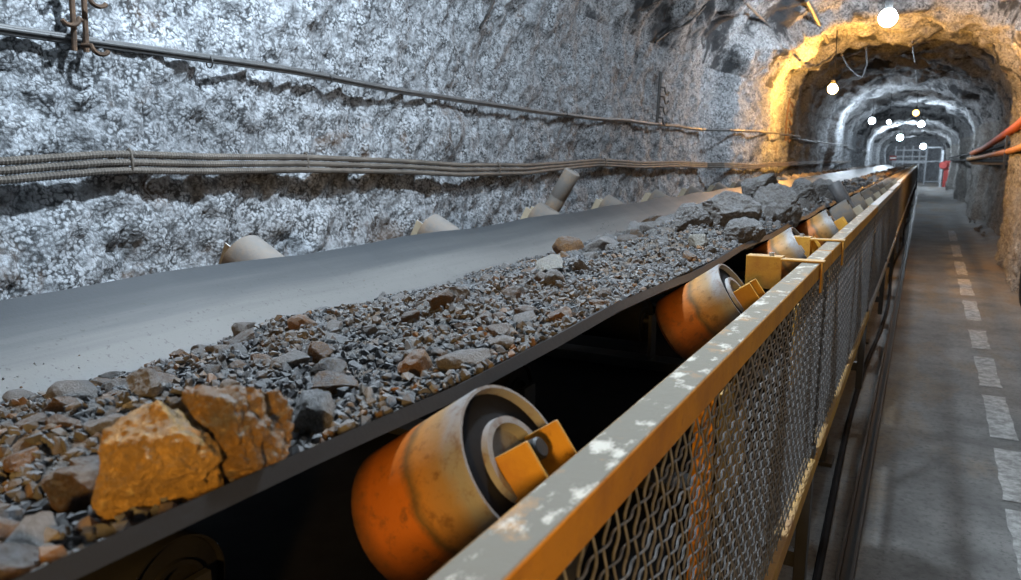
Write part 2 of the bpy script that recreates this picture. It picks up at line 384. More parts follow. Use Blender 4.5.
# ------------------------------------------------------------------ the tunnel: one displaced vault, split into walls and ceiling
FLOOR_Z = -1.60
XL, XR, XM = -2.42, 1.46, -0.48
ZS, CROWN = 0.62, 2.22
def base_profile():
    pts = [(XL + 0.05, FLOOR_Z - 0.05), (XL, -0.4)]
    n = 60; hw = (XR - XL) / 2; e = 2 / 2.35
    for i in range(n + 1):
        t = PI - PI * i / n; c, s = math.cos(t), math.sin(t)
        pts.append((XM + hw * math.copysign(abs(c) ** e, c), ZS + (CROWN - ZS) * abs(s) ** e))
    pts += [(XR, -0.4), (XR - 0.04, FLOOR_Z - 0.05)]
    P = np.array(pts); L = np.concatenate([[0], np.cumsum(np.hypot(*np.diff(P, axis=0).T))])
    return P, L
_PP, _LL = base_profile(); PERIM = _LL[-1]
def prof(u):
    x = np.interp(u, _LL, _PP[:, 0]); z = np.interp(u, _LL, _PP[:, 1])
    h = 0.12
    tx = np.interp(u + h, _LL, _PP[:, 0]) - np.interp(u - h, _LL, _PP[:, 0]); tz = np.interp(u + h, _LL, _PP[:, 1]) - np.interp(u - h, _LL, _PP[:, 1])
    l = np.hypot(tx, tz); return x, z, tz / l, -tx / l       # inward normal
RIBS = [(9.8, 14.6, 0.30), (22.6, 26.0, 0.20), (33.0, 36.0, 0.22), (44.0, 47.0, 0.22), (53.0, 55.0, 0.25)]
def low_disp(u, y):
    d = 0.07 * fbm(u * 0.9, y * 0.7, 0.3, 2, 5)
    for a, b, h in RIBS:
        w = 0.18 * vnoise(u * 1.5, 3.1, a, 9)
        d = d + h * smooth(a - 0.08, a + 0.14, y + w - (1.9 * smooth(3.0, 4.0, u) * (1 - smooth(PERIM - 4.0, PERIM - 3.0, u)) if a < 12 else 0)) * (1 - smooth(b - 0.5, b + 0.4, y + w))
    return d
def vault(u, y, fine=True):
    x, z, nx, nz = prof(u)
    top = smooth(2.4, 3.6, u) * (1 - smooth(PERIM - 3.6, PERIM - 2.4, u))
    d = low_disp(u, y)
    if fine:
        d = d + 0.030 * fbm(u * 3.2, y * 3.2, 1.7, 3, 21) + top * 0.13 * fbm(u * 1.7, y * 1.7, 4.1, 4, 33)
        d = d + 0.017 * fbm(u * 20, y * 20, 2.2, 3, 41, 0.7) + 0.02 * fbm(u * 7, y * 7, 6.2, 2, 43)
        d = d - 0.05 * np.maximum(0, vnoise(u * 0.35, y * 2.6, 5, 51)) * smooth(4, 7, y)
    squash = 1 - 0.30 * smooth(14, 58, y)
    zz = z + d * nz; zz = np.where(zz > 0, zz * squash, zz)
    return np.stack([x + d * nx, y + 0 * u, zz], -1)
def y_samples():
    ys, y = [], -7.0
    while y < 60.5:
        ys.append(y)
        y += 0.25 if y < 0.4 else 0.02 if y < 4.5 else 0.035 if y < 9 else 0.05 if y < 16 else 0.10 if y < 30 else 0.22
    return np.array(ys + [60.6])
YS = y_samples()
U1, U2 = 2.75, PERIM - 2.6
for nm, a, b, st, m in (('wall_left', 0, U1, 0.022, M['wall']), ('ceiling', U1, U2, 0.04, M['ceil']), ('wall_right', U2, PERIM, 0.04, M['wallr'])):
    us = np.linspace(a, b, int((b - a) / st) + 1); UU, YY = np.meshgrid(us, YS, indexing='ij')
    o = link(nm, grid_mesh(nm, vault(UU, YY), m)); o['kind'] = 'structure'
fx = np.linspace(-2.7, 1.75, 70); fy = np.concatenate([np.linspace(-7, 12, 220), np.linspace(12.2, 60.6, 120)])
FX, FY = np.meshgrid(fx, fy, indexing='ij')
def floor_z(X, Y): return FLOOR_Z + 0.005 * fbm(np.asarray(X) * 2, np.asarray(Y) * 2, 0, 3, 77) + 0.12 * smooth(1.05, 1.5, X) * (0.6 + 0.5 * fbm(np.asarray(X) * 2, np.asarray(Y) * 1.5, 3, 3, 78))
FZ = floor_z(FX, FY)
o = link('floor', grid_mesh('floor', np.stack([FX, FY, FZ], -1), M['floor'])); o['kind'] = 'structure'
for nm, yy, s in (('wall_back', 60.5, 1), ('wall_front', -6.95, -1)):
    gx = np.linspace(-2.8, 1.9, 60); gz = np.linspace(-1.8, 2.7, 60); GX, GZ = np.meshgrid(gx, gz, indexing='ij')
    o = link(nm, grid_mesh(nm, np.stack([GX, yy + 0.08 * fbm(GX * 1.5, GZ * 1.5, 9, 4, 61), GZ], -1), M['wall'])); o['kind'] = 'structure'

def u_of(z, side='l'):          # arc position of height z on a side wall
    us = np.linspace(0, PERIM / 2, 400) if side == 'l' else np.linspace(PERIM, PERIM / 2, 400)
    return float(np.interp(z, prof(us)[1], us))
def on_wall(y, z, off, side='l', fine=False):
    u = u_of(z, side); p = vault(np.array([u]), np.array([y]), fine)[0]; _, _, nx, nz = prof(np.array([u]))
    return np.array([p[0] + off * nx[0], y, p[2] + off * nz[0]])
def inside(p):                  # signed test against the vault (without the fine grain)
    x, y, z = p; u = np.linspace(0, PERIM, 500); q = vault(u, np.full(500, y), True)
    ang = np.arctan2(q[:, 2], q[:, 0] - XM); a = math.atan2(z, x - XM)
    i = int(np.argmin(np.abs(ang - a))); return math.hypot(q[i, 0] - XM, q[i, 2]) - math.hypot(x - XM, z)
def on_rock(px, py, off=0.04):  # the place on the rock that a pixel of the photograph shows, pulled off the rock
    d = ray(px, py); lo, hi = 0.5, 0.5
    while inside(d * hi) > off and hi < 60: hi *= 1.03
    lo = hi / 1.03
    for _ in range(14):
        mid = (lo + hi) / 2
        if inside(d * mid) > off: lo = mid
        else: hi = mid
    return d * lo

# ------------------------------------------------------------------ belt
BELT = [(-1.65, -0.283), (-1.28, -0.478), (-1.22, -0.492), (-0.93, -0.492), (-0.87, -0.478), (-0.4515, -0.250)]
BT = 0.016
def belt_z(x): return float(np.interp(x, [p[0] for p in BELT], [p[1] for p in BELT]))
def belt_section():
    top = []
    for (a, b) in zip(BELT, BELT[1:]):
        n = max(1, int(math.dist(a, b) / 0.06))
        top += [(a[0] + (b[0] - a[0]) * i / n, a[1] + (b[1] - a[1]) * i / n) for i in range(n)]
    top.append(BELT[-1]); T = np.array(top); d = np.gradient(T, axis=0); d /= np.hypot(*d.T)[:, None]
    bot = T - BT * np.stack([-d[:, 1], d[:, 0]], -1)
    return np.concatenate([T, bot[::-1], T[:1]])
SEC = belt_section()
by = np.concatenate([np.linspace(-2.5, 12, 60), np.linspace(12.5, 45, 60)])
BP = np.array([[(x + 0.008 * math.sin(y * 0.8), y, z + 0.006 * math.sin(y * 2 * PI)) for y in by] for x, z in SEC])
belt = tag(link('conveyor_belt', grid_mesh('conveyor_belt', BP, M['belt'], smooth_=False)),
           'long grey troughed rubber conveyor belt carrying the ore', 'conveyor belt')
ret = MB(); ret.box((-1.05, 21, -1.05), (1.25, 47, 0.015)); ret.build('return_strand', M['black'], belt)

# ------------------------------------------------------------------ conveyor frame
fr = empty('conveyor_support', (-1.05, 0, FLOOR_Z), 'dark steel conveyor frame standing under the belt beside the guard fence', 'conveyor frame')
for x in (-0.36, -1.78):
    s = MB(); s.box((x + 1.05, 21, 0.72), (0.012, 48, 0.16)); s.box((x + 1.05 + (0.025 if x > -1 else -0.025), 21, 0.80), (0.05, 48, 0.01)); s.box((x + 1.05 + (0.025 if x > -1 else -0.025), 21, 0.64), (0.05, 48, 0.01))
    s.build('stringer', M['dark'], fr)
for k in range(15):
    y = 1.1 + 3.0 * k
    for x in (-0.36, -1.78):
        l = MB(); l.box((x + 1.05, y, 0.32), (0.07, 0.07, 0.64)); l.box((x + 1.05, y, 0.01), (0.14, 0.14, 0.02)); l.build('leg', M['dark'], fr)
    l = MB(); l.box((0, y, 0.35), (1.36, 0.05, 0.06)); l.build('cross_beam', M['dark'], fr)
l = MB(); l.box((0, 21, 0.806), (1.46, 47.5, 0.006)); l.box((-0.73, 21, 0.83), (0.006, 47.5, 0.05)); l.box((0.735, 21, 0.83), (0.006, 47.5, 0.05)); l.build('shade_plate', M['black'], fr)  # black sheet added so the gap under the belt reads as shade

# ------------------------------------------------------------------ idler sets (one every metre under the belt)
TILT = math.radians(28)
RR = 0.080
def roller_mb(L, r=RR, seg=40):        # outer end at z = 0, body towards -z: rim, recessed end disc, bearing housing, shaft
    m = MB()
    m.lathe([(0, -L), (r * 0.9, -L), (r, -L + 0.008), (r, -0.005), (r * 0.99, 0.0), (r * 0.95, 0.0), (r * 0.935, -0.004), (r * 0.925, -0.016),
             (r * 0.70, -0.018), (r * 0.58, -0.010), (r * 0.56, 0.001), (r * 0.47, 0.001), (r * 0.45, -0.012), (r * 0.30, -0.014), (r * 0.28, -0.014), (0, -0.014)], seg)
    return m
def axis_matrix(c, d):                 # local +z along d
    d = Vector(d).normalized(); q = Vector((0, 0, 1)).rotation_difference(d); return Matrix.Translation(c) @ q.to_matrix().to_4x4()
def make_idler(name, label, dusty=False):
    t = empty(name, (0, 0, 0), label, 'idler', 'troughing idlers under the belt')
    rm = M['roller_pale'] if dusty else M['roller']; ym = M['greyrail'] if dusty else M['yellow2']
    RT = math.radians(35)
    ax = Vector((math.cos(RT), 0, math.sin(RT)))
    cR = Vector((-0.3205, 0, -0.2872)); axl = Vector((-math.cos(TILT), 0, math.sin(TILT))); cL = Vector((-1.83, 0, -0.300))
    for c, d, L, mm in ((cR, ax, 0.168, rm), (cL, axl, 0.52, M['roller_pale']), (Vector((-0.855, 0.0, -0.592)), Vector((1, 0, 0)), 0.45, M['black'])):  # centre roller black to stand in for the shade around it
        o = roller_mb(L).build('roller', mm, t); o.matrix_local = axis_matrix(c, d)
        dk = MB(); dk.lathe([(RR*0.565, -0.011), (RR * 0.915, -0.0155), (RR*0.92, -0.010), (RR * 0.57, -0.006), (RR*0.565, -0.011)], 40); k = dk.build('end_seal', M['black'], o)
        sh = MB(); sh.lathe([(0, -L - 0.02), (0.011, -L - 0.02), (0.011, 0.028), (0.009, 0.030), (0, 0.030)], 16); sh.build('shaft', M['dark'], o)
    # U brackets that carry the shaft ends: two cheeks and a web, tilted with the wing roller
    for c, d, sgn in ((cR, ax, 1), (cL, axl, -1)):
        TB = RT if sgn > 0 else TILT
        rot = Matrix.Rotation(-TB * sgn, 4, 'Y')
        b = MB(); a0 = c + d * (0.018 if sgn > 0 else 0.032)
        up = Vector((-math.sin(TB) * sgn, 0, math.cos(TB)))
        for yy in (-0.032, 0.032):
            b.box(a0 + Vector((0, yy, 0)) - up * (0.036 if sgn > 0 else 0.026), (0.044, 0.005, 0.10), rot)
        b.box(a0 - d * 0.019 - up * 0.03, (0.006, 0.05, 0.08), rot)
        b.box(a0 - up * 0.075, (0.07, 0.075, 0.008), rot)
        b.build('bracket', ym if sgn > 0 else M['greyrail'], t, bevel=0.0015)
        e = MB(); foot = Vector((c.x + (-0.02 if sgn > 0 else 0.02), 0, -0.57))
        top = a0 - up * 0.075
        e.tube([top, foot + Vector((0, 0, 0.0)), Vector((foot.x, 0, -0.88 + 0.08))], 0.022, 4); e.build('stand', M['dark'], t)
        g = MB(); g.box((c.x + (0.0 if sgn > 0 else 0), 0.0, -0.62), (0.008, 0.26, 0.30)); g.build('end_plate', ym if sgn > 0 else M['dark'], t, bevel=0.002)
    cb = MB(); cb.box((-1.05, 0, -0.735), (1.42, 0.09, 0.008)); cb.box((-1.05, 0.04, -0.765), (1.42, 0.008, 0.06)); cb.build('base_beam', M['dark'], t)  # beam and inner brackets coloured dark for the shade under the belt
    for x in (-0.83, -1.33):
        c2 = MB(); c2.box((x, 0.0, -0.65), (0.012, 0.06, 0.17)); c2.build('inner_bracket', M['dark'], t)
    return t
idl = make_idler('trough_idler', 'nearest troughing idler with rusty orange roller and yellow bracket under the belt')
idl_d = make_idler('trough_idler', 'dusty troughing idler far along the belt', True)
ORD = ['second', 'third', 'fourth', 'fifth', 'sixth', 'seventh', 'eighth', 'ninth', 'tenth', 'eleventh', 'twelfth']
for k in range(0, 38):
    y = 0.60 + k
    if k == 0: idl.location.y = y; continue
    if k == 4: o = idl_d
    else: o = copy_tree(idl if k < 4 else idl_d)
    o.location.y = y
    if k == -1: bpy.data.objects.remove(o) if False else None
    if k == 3: o['label'] = 'fourth troughing idler along the fence, the one with two leaning guide rollers'
    elif 1 <= k <= 10: o['label'] = '%s troughing idler from the near end of the belt' % ORD[k - 1]
    elif k == -1: o['label'] = 'troughing idler behind the nearest orange roller, beside the camera'
    else: o['label'] = 'dusty troughing idler deep in the tunnel, past the first eleven'
    # guide rollers of the training idler
    if k == 3:
        for sgn, c, nm in ((1, Vector((-0.345, 1.12, -0.31)), 'guide_roller'), (-1, Vector((-1.76, 0.06, -0.27)), 'guide_roller')):
            dirn = Vector((-math.sin(TILT) * sgn * 1.15, 0, math.cos(TILT))).normalized()
            g = MB(); g.lathe([(0, 0), (0.028, 0), (0.030, 0.004), (0.043, 0.008), (0.046, 0.012), (0.046, 0.075), (0.044, 0.078), (0.046, 0.081), (0.046, 0.232), (0.042, 0.238), (0.03, 0.240), (0.028, 0.236), (0, 0.236)], 32)
            r = g.build(nm, M['roller_pale'] if sgn < 0 else M['roller_dark'], o); r.matrix_local = axis_matrix(c, dirn) @ Matrix.Scale(0.85 if sgn > 0 else 1.0, 4)
            s = MB(); s.tube([c, c - dirn * 0.10], 0.012, 10); s.box(c - dirn * 0.05 + Vector((0.02 * sgn, 0, 0)), (0.10, 0.07, 0.012), Matrix.Rotation(-TILT * sgn, 4, 'Y')); s.box(c - dirn * 0.09 + Vector((0.045 * sgn, 0, 0.02)), (0.02, 0.08, 0.09), Matrix.Rotation(-TILT * sgn, 4, 'Y'))
            s.build('guide_bracket', M['dark'], o)

# ------------------------------------------------------------------ guard fence panels
FX_IN, FX_OUT = -0.251, -0.207
RZ = -0.262
def wire_mesh(L, h, z1):
    mb_v, mb_q, base = [], [], 0
    r, p = 0.0016, 0.028
    def strand(P, ax):
        nonlocal base
        n = len(P); P = np.asarray(P); a = np.array([1.0, 0, 0]); b = np.array([0, 0, 1.0]) if ax == 'y' else np.array([0, 1.0, 0])
        V = np.concatenate([(P + a * r * c + b * r * s)[:, None] for c, s in ((1, 0), (0, 1), (-1, 0), (0, -1))], 1).reshape(-1, 3)
        i = np.arange(n - 1)[:, None] * 4; k = np.arange(4)[None]; k2 = (k + 1) % 4
        q = np.stack([i + k, i + k2, i + 4 + k2, i + 4 + k], -1).reshape(-1, 4) + base
        mb_v.append(V); mb_q.append(q); base += len(V)
    ny, nz = int(L / p), int(h / p)
    for j in range(1, nz):
        t = np.arange(0, ny * 4 + 1) / 4.0
        strand(np.stack([0.0024 * np.cos(PI * (t + j)), t * p, z1 - j * p + 0.0012 * np.sin(2 * PI * t / 9 + j)], -1), 'y')
    for i in range(1, ny):
        t = np.arange(0, nz * 4 + 1) / 4.0
        strand(np.stack([-0.0024 * np.cos(PI * (t + i)), i * p + 0.0015 * np.sin(t * 0.9 + i), z1 - t * p], -1), 'z')
    return raw_mesh('wire_mesh', np.concatenate(mb_v), np.concatenate(mb_q), M['wire'], False)
PL = 2.46
WM = wire_mesh(PL - 0.03, 0.60, -0.02)
def make_panel(name, label, rail_m):
    t = empty(name, (-0.229, 0, RZ), label, 'guard fence', 'guard fence panels along the walkway')
    r = MB(); r.box((0, PL / 2, -0.0175), (0.044, PL - 0.012, 0.042)); r.build('top_rail', rail_m, t, bevel=0.003)
    b = MB(); b.box((0.006, PL / 2, -0.615), (0.030, PL - 0.012, 0.006)); b.box((0.020, PL / 2, -0.635), (0.005, PL - 0.012, 0.045)); b.build('bottom_rail', M['yellow2'] if rail_m == M['yellow'] else rail_m, t, bevel=0.001)
    o = link('wire_mesh', WM, t); o.location = (0.010, 0.015, 0)
    for y in (1.125, 1.165):
        p = MB(); p.box((-0.004, y, -0.32), (0.016, 0.018, 0.58)); p.build('post', M['yellow'], t, bevel=0.001)
    for y in (0.02, PL - 0.02):
        p = MB(); p.box((-0.004, y, -0.32), (0.026, 0.022, 0.58)); p.build('post', M['dark'], t, bevel=0.001)
    l = MB(); l.box((0.0, PL - 0.02, -0.83), (0.035, 0.055, 0.50)); l.build('leg', M['dark'], t, bevel=0.002)
    l = MB(); l.box((-0.07, PL - 0.02, -0.95), (0.12, 0.03, 0.05)); l.build('outrigger', M['dark'], t)
    return t
SEAM = 2.29
pan = make_panel('guard_fence_panel', 'nearest yellow guard fence panel with wire mesh, its dusty rail close to the camera', M['yellow'])
pan_g = make_panel('guard_fence_panel', '', M['greyrail'])
FL = ['second mesh guard fence panel from the near end, after the two over-rail straps', 'third mesh guard fence panel from the near end, dust grey rail', 'fourth mesh guard fence panel from the near end, dust grey rail',
      'fifth mesh guard fence panel from the near end, dust grey rail', 'sixth mesh guard fence panel from the near end, dust grey rail']
pan.location.y = SEAM - PL
for k in range(1, 16):
    if k == 2: o = pan_g
    else: o = copy_tree(pan if k < 2 else pan_g)
    o.location.y = SEAM - PL + k * PL
    o.rotation_euler.x = rng.uniform(-0.004, 0.004); o.location.x += rng.uniform(-0.006, 0.006) if k > 1 else 0
    o['label'] = FL[k - 1] if 1 <= k <= 5 else 'distant dust grey mesh guard fence panel towards the gate'
# straps that hook over the rail next to the seam
for y, lab in ((2.00, 'nearer flat steel strap bracket hooked over the yellow fence rail'), (2.56, 'farther flat steel strap bracket hooked over the yellow fence rail')):
    s = empty('rail_strap_bracket', (-0.229, y, RZ + 0.004), lab, 'bracket', 'strap brackets over the fence rail')
    a = MB(); a.box((-0.02, 0, 0.003), (0.105, 0.035, 0.005)); a.box((0.0275, 0, -0.035), (0.005, 0.035, 0.08)); a.build('strap', M['yellow2'], s, bevel=0.001)
    a = MB(); a.box((-0.115, 0.0, -0.035), (0.09, 0.006, 0.085)); a.box((-0.115, 0.02, 0.006), (0.09, 0.045, 0.005)); a.build('plate', M['yellow2'], s, bevel=0.001)
    a = MB(); a.lathe([(0, 0.006), (0.007, 0.006), (0.007, 0.014), (0, 0.014)], 6, Matrix.Translation((-0.10, 0.018, 0.003))); a.build('bolt', M['steel'], s)

# ------------------------------------------------------------------ ore load
def pile_left(y): return np.interp(y, [0.3, 0.7, 1.6, 2.5, 3.8, 5.4, 7.3, 12.0], [-1.375, -1.375, -1.40, -1.39, -1.41, -1.42, -1.42, -1.27]) + 0.03 * vnoise(y * 3.0, 0.5, 0, 3) + 0.02 * vnoise(y * 11.0, 0.5, 0, 4)
def pile_z(x, y):
    x, y = np.asarray(x, float), np.asarray(y, float)
    xl = pile_left(y); bz = np.interp(x, [p[0] for p in BELT], [p[1] for p in BELT])
    t = np.clip((x - xl) / (-0.462 - xl), 0, 1)
    zl = np.interp(xl, [p[0] for p in BELT], [p[1] for p in BELT])
    line = zl + (-0.268 - zl) * t
    crown = np.sin(PI * t ** (1 + 0.9 * smooth(1.0, 2.6, y))) ** 0.8
    amp = 0.028 + 0.045 * smooth(2.2, 3.2, y) * (1 - 0.6 * smooth(4.5, 7, y))
    z = line + amp * crown + crown * (0.022 * fbm(x * 5, y * 5, 2, 3, 91) + 0.008 * fbm(x * 24, y * 24, 3, 3, 95))
    return np.maximum(z, bz - 0.004)
py_ = np.concatenate([np.arange(-0.5, 3.0, 0.012), np.arange(3.0, 8, 0.03), np.arange(8, 44.5, 0.12)]); ts = np.linspace(0, 1, 90)
XX = np.array([[pile_left(y) + (-0.462 - pile_left(y)) * t for y in py_] for t in ts]); YY = np.broadcast_to(py_, XX.shape)
ZZ = pile_z(XX, YY)
fines = tag(link('ore_fines', grid_mesh('ore_fines', np.stack([XX, YY, ZZ], -1), M['fines'])), 'bed of crushed grey ore fines lying along the belt', 'ore fines', None, 'stuff')
# loose gravel: nobody could count it
def convex_bit(seed):
    b = bmesh.new(); r = random.Random(seed)
    for _ in range(11):
        v = Vector((r.gauss(0, 1), r.gauss(0, 1), r.gauss(0, 1))).normalized() * r.uniform(0.75, 1.0); b.verts.new((v.x, v.y * 0.85, v.z * 0.7))
    res = bmesh.ops.convex_hull(b, input=b.verts); bmesh.ops.delete(b, geom=[g for g in res['geom_interior'] if isinstance(g, bmesh.types.BMVert)], context='VERTS')
    bmesh.ops.triangulate(b, faces=b.faces); b.verts.ensure_lookup_table()
    idx = {v: i for i, v in enumerate(b.verts)}
    V = np.array([v.co[:] for v in b.verts]); T = np.array([[idx[v] for v in f.verts] for f in b.faces]); b.free(); return V, T
BITS = [convex_bit(100 + i) for i in range(12)]
gv, gt, nb = [], [], 0
def rot_mat(n):
    q = nrs.normal(size=(n, 4)); q /= np.linalg.norm(q, axis=1)[:, None]; w, x, y, z = q.T
    return np.stack([1-2*(y*y+z*z), 2*(x*y-z*w), 2*(x*z+y*w), 2*(x*y+z*w), 1-2*(x*x+z*z), 2*(y*z-x*w), 2*(x*z-y*w), 2*(y*z+x*w), 1-2*(x*x+y*y)], -1).reshape(n, 3, 3)
def scatter(n, y0, y1, s0, s1, tfun=None, sink=0.2):
    global nb
    y = y0 + (y1 - y0) * nrs.rand(n) ** 1.4; t = nrs.rand(n) if tfun is None else tfun(n)
    xl = pile_left(y); x = xl + (-0.465 - xl) * t; s = s0 + (s1 - s0) * nrs.rand(n) ** 2.5; z = pile_z(x, y) + s * (0.5 - sink)
    Rm = rot_mat(n); which = nrs.randint(0, 12, n)
    for k in range(12):
        i = np.where(which == k)[0]
        if not len(i): continue
        V, T = BITS[k]; P = np.einsum('nij,vj->nvi', Rm[i], V) * s[i][:, None, None] + np.stack([x, y, z], -1)[i][:, None]
        gv.append(P.reshape(-1, 3)); gt.append((T[None] + (np.arange(len(i)) * len(V))[:, None, None]).reshape(-1, 3) + nb); nb += P.shape[0] * P.shape[1]
scatter(22000, -0.1, 1.8, 0.0025, 0.012)
scatter(3400, -0.1, 1.7, 0.008, 0.015)
scatter(20000, 1.2, 3.8, 0.003, 0.013)
scatter(3500, 3.0, 9.0, 0.008, 0.035)
scatter(2500, 8.0, 42., 0.02, 0.06)
scatter(2600, 0.0, 4.0, 0.0012, 0.005, lambda n: -0.13 * nrs.rand(n) ** 2.0, 0.3)      # grit scattered over the clean belt
gr = tag(link('ore_gravel', raw_mesh('ore_gravel', np.concatenate(gv), np.concatenate(gt), M['gravel'], False)), 'loose small ore gravel spread over the belt load', 'gravel', None, 'stuff')

def rock_mesh(name, seed, sub=4, flat=(1, 0.85, 0.7), cuts=11, m=None, rough=0.05, dlo=0.50, dhi=0.80):
    b = bmesh.new(); bmesh.ops.create_icosphere(b, subdivisions=sub, radius=1.0); V = np.array([v.co[:] for v in b.verts]); F_ = np.array([[v.index for v in f.verts] for f in b.faces]); b.free()
    r = np.random.RandomState(seed)
    for _ in range(cuts):
        n = r.normal(size=3); n /= np.linalg.norm(n); d = r.uniform(dlo, dhi); e = V @ n - d; k = e > 0; V[k] -= np.outer(e[k] * 0.97, n)
    V = V / np.abs(V).max(0); L = np.linalg.norm(V, axis=1, keepdims=True)
    V = V * (1 + rough * fbm(V[:, 0] * 2.5 + seed, V[:, 1] * 2.5, V[:, 2] * 2.5, 4, seed)[:, None] + 0.6 * rough * fbm(V[:, 0] * 8 + seed, V[:, 1] * 9, V[:, 2] * 9, 3, seed + 5)[:, None])
    V = V * np.array(flat); return raw_mesh(name, V, F_, m, False)
SH = {}
for key in ('ore_grey', 'ore_brown', 'ore_rust'):
    SH[key] = [rock_mesh('ore_stone', 300 + 10 * i + len(key), 3, (1, rng.uniform(0.7, 0.95), rng.uniform(0.5, 0.75)), rng.randint(8, 13), M[key]) for i in range(7)]
placed = []
def put(me, x, y, r, label, group, lift=0.35, rz=None, name='ore_stone', tilt=0.5, flat=None):
    o = bpy.data.objects.new(name, me); C.objects.link(o)
    o.location = (x, y, float(pile_z(x, y)) + r * lift); o.scale = (r, r, r) if flat is None else (r * flat[0], r * flat[1], r * flat[2])
    o.rotation_euler = (rng.uniform(-tilt, tilt), rng.uniform(-tilt, tilt), rng.uniform(0, 6.28) if rz is None else rz)
    placed.append((x, y, r)); return tag(o, label, 'stone', group)
def at_pile(px, py):
    z = -0.3
    for _ in range(8): p = at_z(px, py, z); z = float(pile_z(p[0], p[1]))
    return p
# the stones one can name
NAMED = [
    # px, py, radius (half of the longest side), material, flatness, label
    (164, 500, 0.054, 'ore_gold', (0.95, 0.95, 1.0), 'largest golden ochre ore boulder at the near edge of the belt', 0.66),
    (228, 480, 0.052, 'ore_ochre', (1, 0.9, 1.0), 'ochre and grey boulder touching the right side of the golden boulder', 0.72),
    (313, 425, 0.032, 'ore_grey', (1, 0.8, 0.8), 'dark grey angular stone just right of the golden boulder', 0.45),
    (415, 380, 0.034, 'ore_rust', (1, 0.75, 0.75), 'orange stone with dusty grey top near the belt edge above the first roller', 0.45),
    (320, 360, 0.018, 'ore_rust', (1, 0.9, 0.9), 'small bright orange stone in the middle of the near load', 0.5),
    (66, 420, 0.030, 'ore_rust', (1, 0.8, 0.7), 'rusty stone at the far left of the load near the clean belt', 0.45),
    (80, 510, 0.034, 'ore_brown', (1, 0.8, 0.8), 'dark brown wedge stone left of the golden boulder', 0.40),
    (25, 470, 0.020, 'ore_rust', (1, 0.8, 0.6), 'orange flat stone at the left edge of the picture', 0.45),
    (180, 350, 0.020, 'ore_rust', (1, 0.8, 0.9), 'lone orange pointed stone on the clean belt margin', 0.5),
    (440, 308, 0.030, 'ore_brown', (1, 0.8, 0.9), 'orange faced stone standing up mid load behind the orange dusty one', 0.45),
    (370, 335, 0.022, 'ore_grey', (1, 0.8, 0.8), 'grey stone with pale top mid load', 0.45),
    (150, 400, 0.034, 'ore_grey', (1, 0.7, 0.6), 'broad flat grey stone above the golden boulder', 0.4),
    (460, 272, 0.020, 'ore_grey', (1, 0.8, 0.8), 'dark stone on the left fringe of the load before the pale slab', 0.45),
    (700, 243, 0.040, 'ore_pale', (1, 0.8, 0.8), 'small pale cream stone below the grey boulders', 0.5),
    (690, 226, 0.075, 'ore_grey', (1, 0.9, 0.8), 'rounded grey boulder at the near end of the boulder heap', 0.45),
    (728, 226, 0.105, 'ore_grey', (1, 0.9, 0.85), 'grey lumpy boulder in the middle of the boulder heap', 0.45),
    (758, 210, 0.115, 'ore_grey', (1, 0.7, 0.55), 'blocky flat topped grey boulder, highest of the heap', 0.9),
    (772, 222, 0.120, 'ore_grey', (1, 0.9, 0.9), 'steep grey boulder leaning at the belt edge over the third roller', 0.4),
    (800, 205, 0.110, 'ore_grey', (1, 0.9, 0.8), 'dark grey boulder just before the leaning guide roller', 0.5),
    (745, 243, 0.070, 'ore_grey', (1, 0.9, 0.8), 'grey stone wedged between the boulder heap and the belt edge', 0.4),
    (664, 222, 0.045, 'ore_grey', (1, 0.8, 0.8), 'small grey stone leading the boulder heap on the clean belt side', 0.5),
    (823, 196, 0.100, 'ore_grey', (1, 0.9, 0.7), 'grey boulder behind the leaning guide roller', 0.5),
]
for i, (px, py, r, mk, fl, lab, lift) in enumerate(NAMED):
    p = at_pile(px, py)
    me = rock_mesh('ore_boulder', 700 + i * 3, 5 if r > 0.05 else 4, fl, 16 if r > 0.05 and r < 0.073 else 12, M[mk], 0.08 if r > 0.05 else 0.06, 0.62 if 0.05 < r < 0.073 else 0.5, 0.9 if 0.05 < r < 0.073 else 0.8)
    put(me, p[0], p[1], r, lab, None, lift, None, 'ore_boulder' if r > 0.05 else 'ore_stone', 0.3)
p = at_pile(553, 272)
put(rock_mesh('ore_slab', 900, 4, (1, 0.55, 0.22), 9, M['ore_pale'], 0.1), p[0], p[1], 0.075, 'pale flaky slab lying on the grey load', None, 0.25, 1.9, 'ore_slab', 0.1)
n_left, tries = 275, 0
while n_left and tries < 20000:
    tries += 1
    y = 0.05 + 5.5 * rng.random() ** 2.4; t = rng.uniform(0.01 if y < 2 else 0.10, 0.97); xl = float(pile_left(y)); x = xl + (-0.47 - xl) * t
    r = rng.uniform(0.014, 0.024) + 0.020 * rng.random() ** 2
    if 2.6 < y: r *= 2.0
    elif y > 1.4: r *= 0.8
    if any((x - a) ** 2 + (y - b) ** 2 < (0.72 * (r + c)) ** 2 for a, b, c in placed): continue
    q = rng.random(); near = y < 1.3
    k = 'ore_rust' if q < (0.26 if near else 0.07) else 'ore_brown' if q < (0.62 if near else 0.30) else 'ore_grey'
    zone = 'nearest stretch of the belt load' if y < 0.8 else 'load beside the first two rollers' if y < 1.7 else 'finer load before the boulder heap' if y < 2.6 else 'load around the boulder heap' if y < 4.2 else 'load beyond the boulder heap'
    colw = {'ore_rust': 'rusty orange', 'ore_brown': 'brown dusty', 'ore_grey': 'grey dusty'}[k]
    put(rng.choice(SH[k]), x, y, r, '%s ore stone in the %s' % (colw, zone), '%s stones in the %s' % (colw, zone), 0.24); n_left -= 1

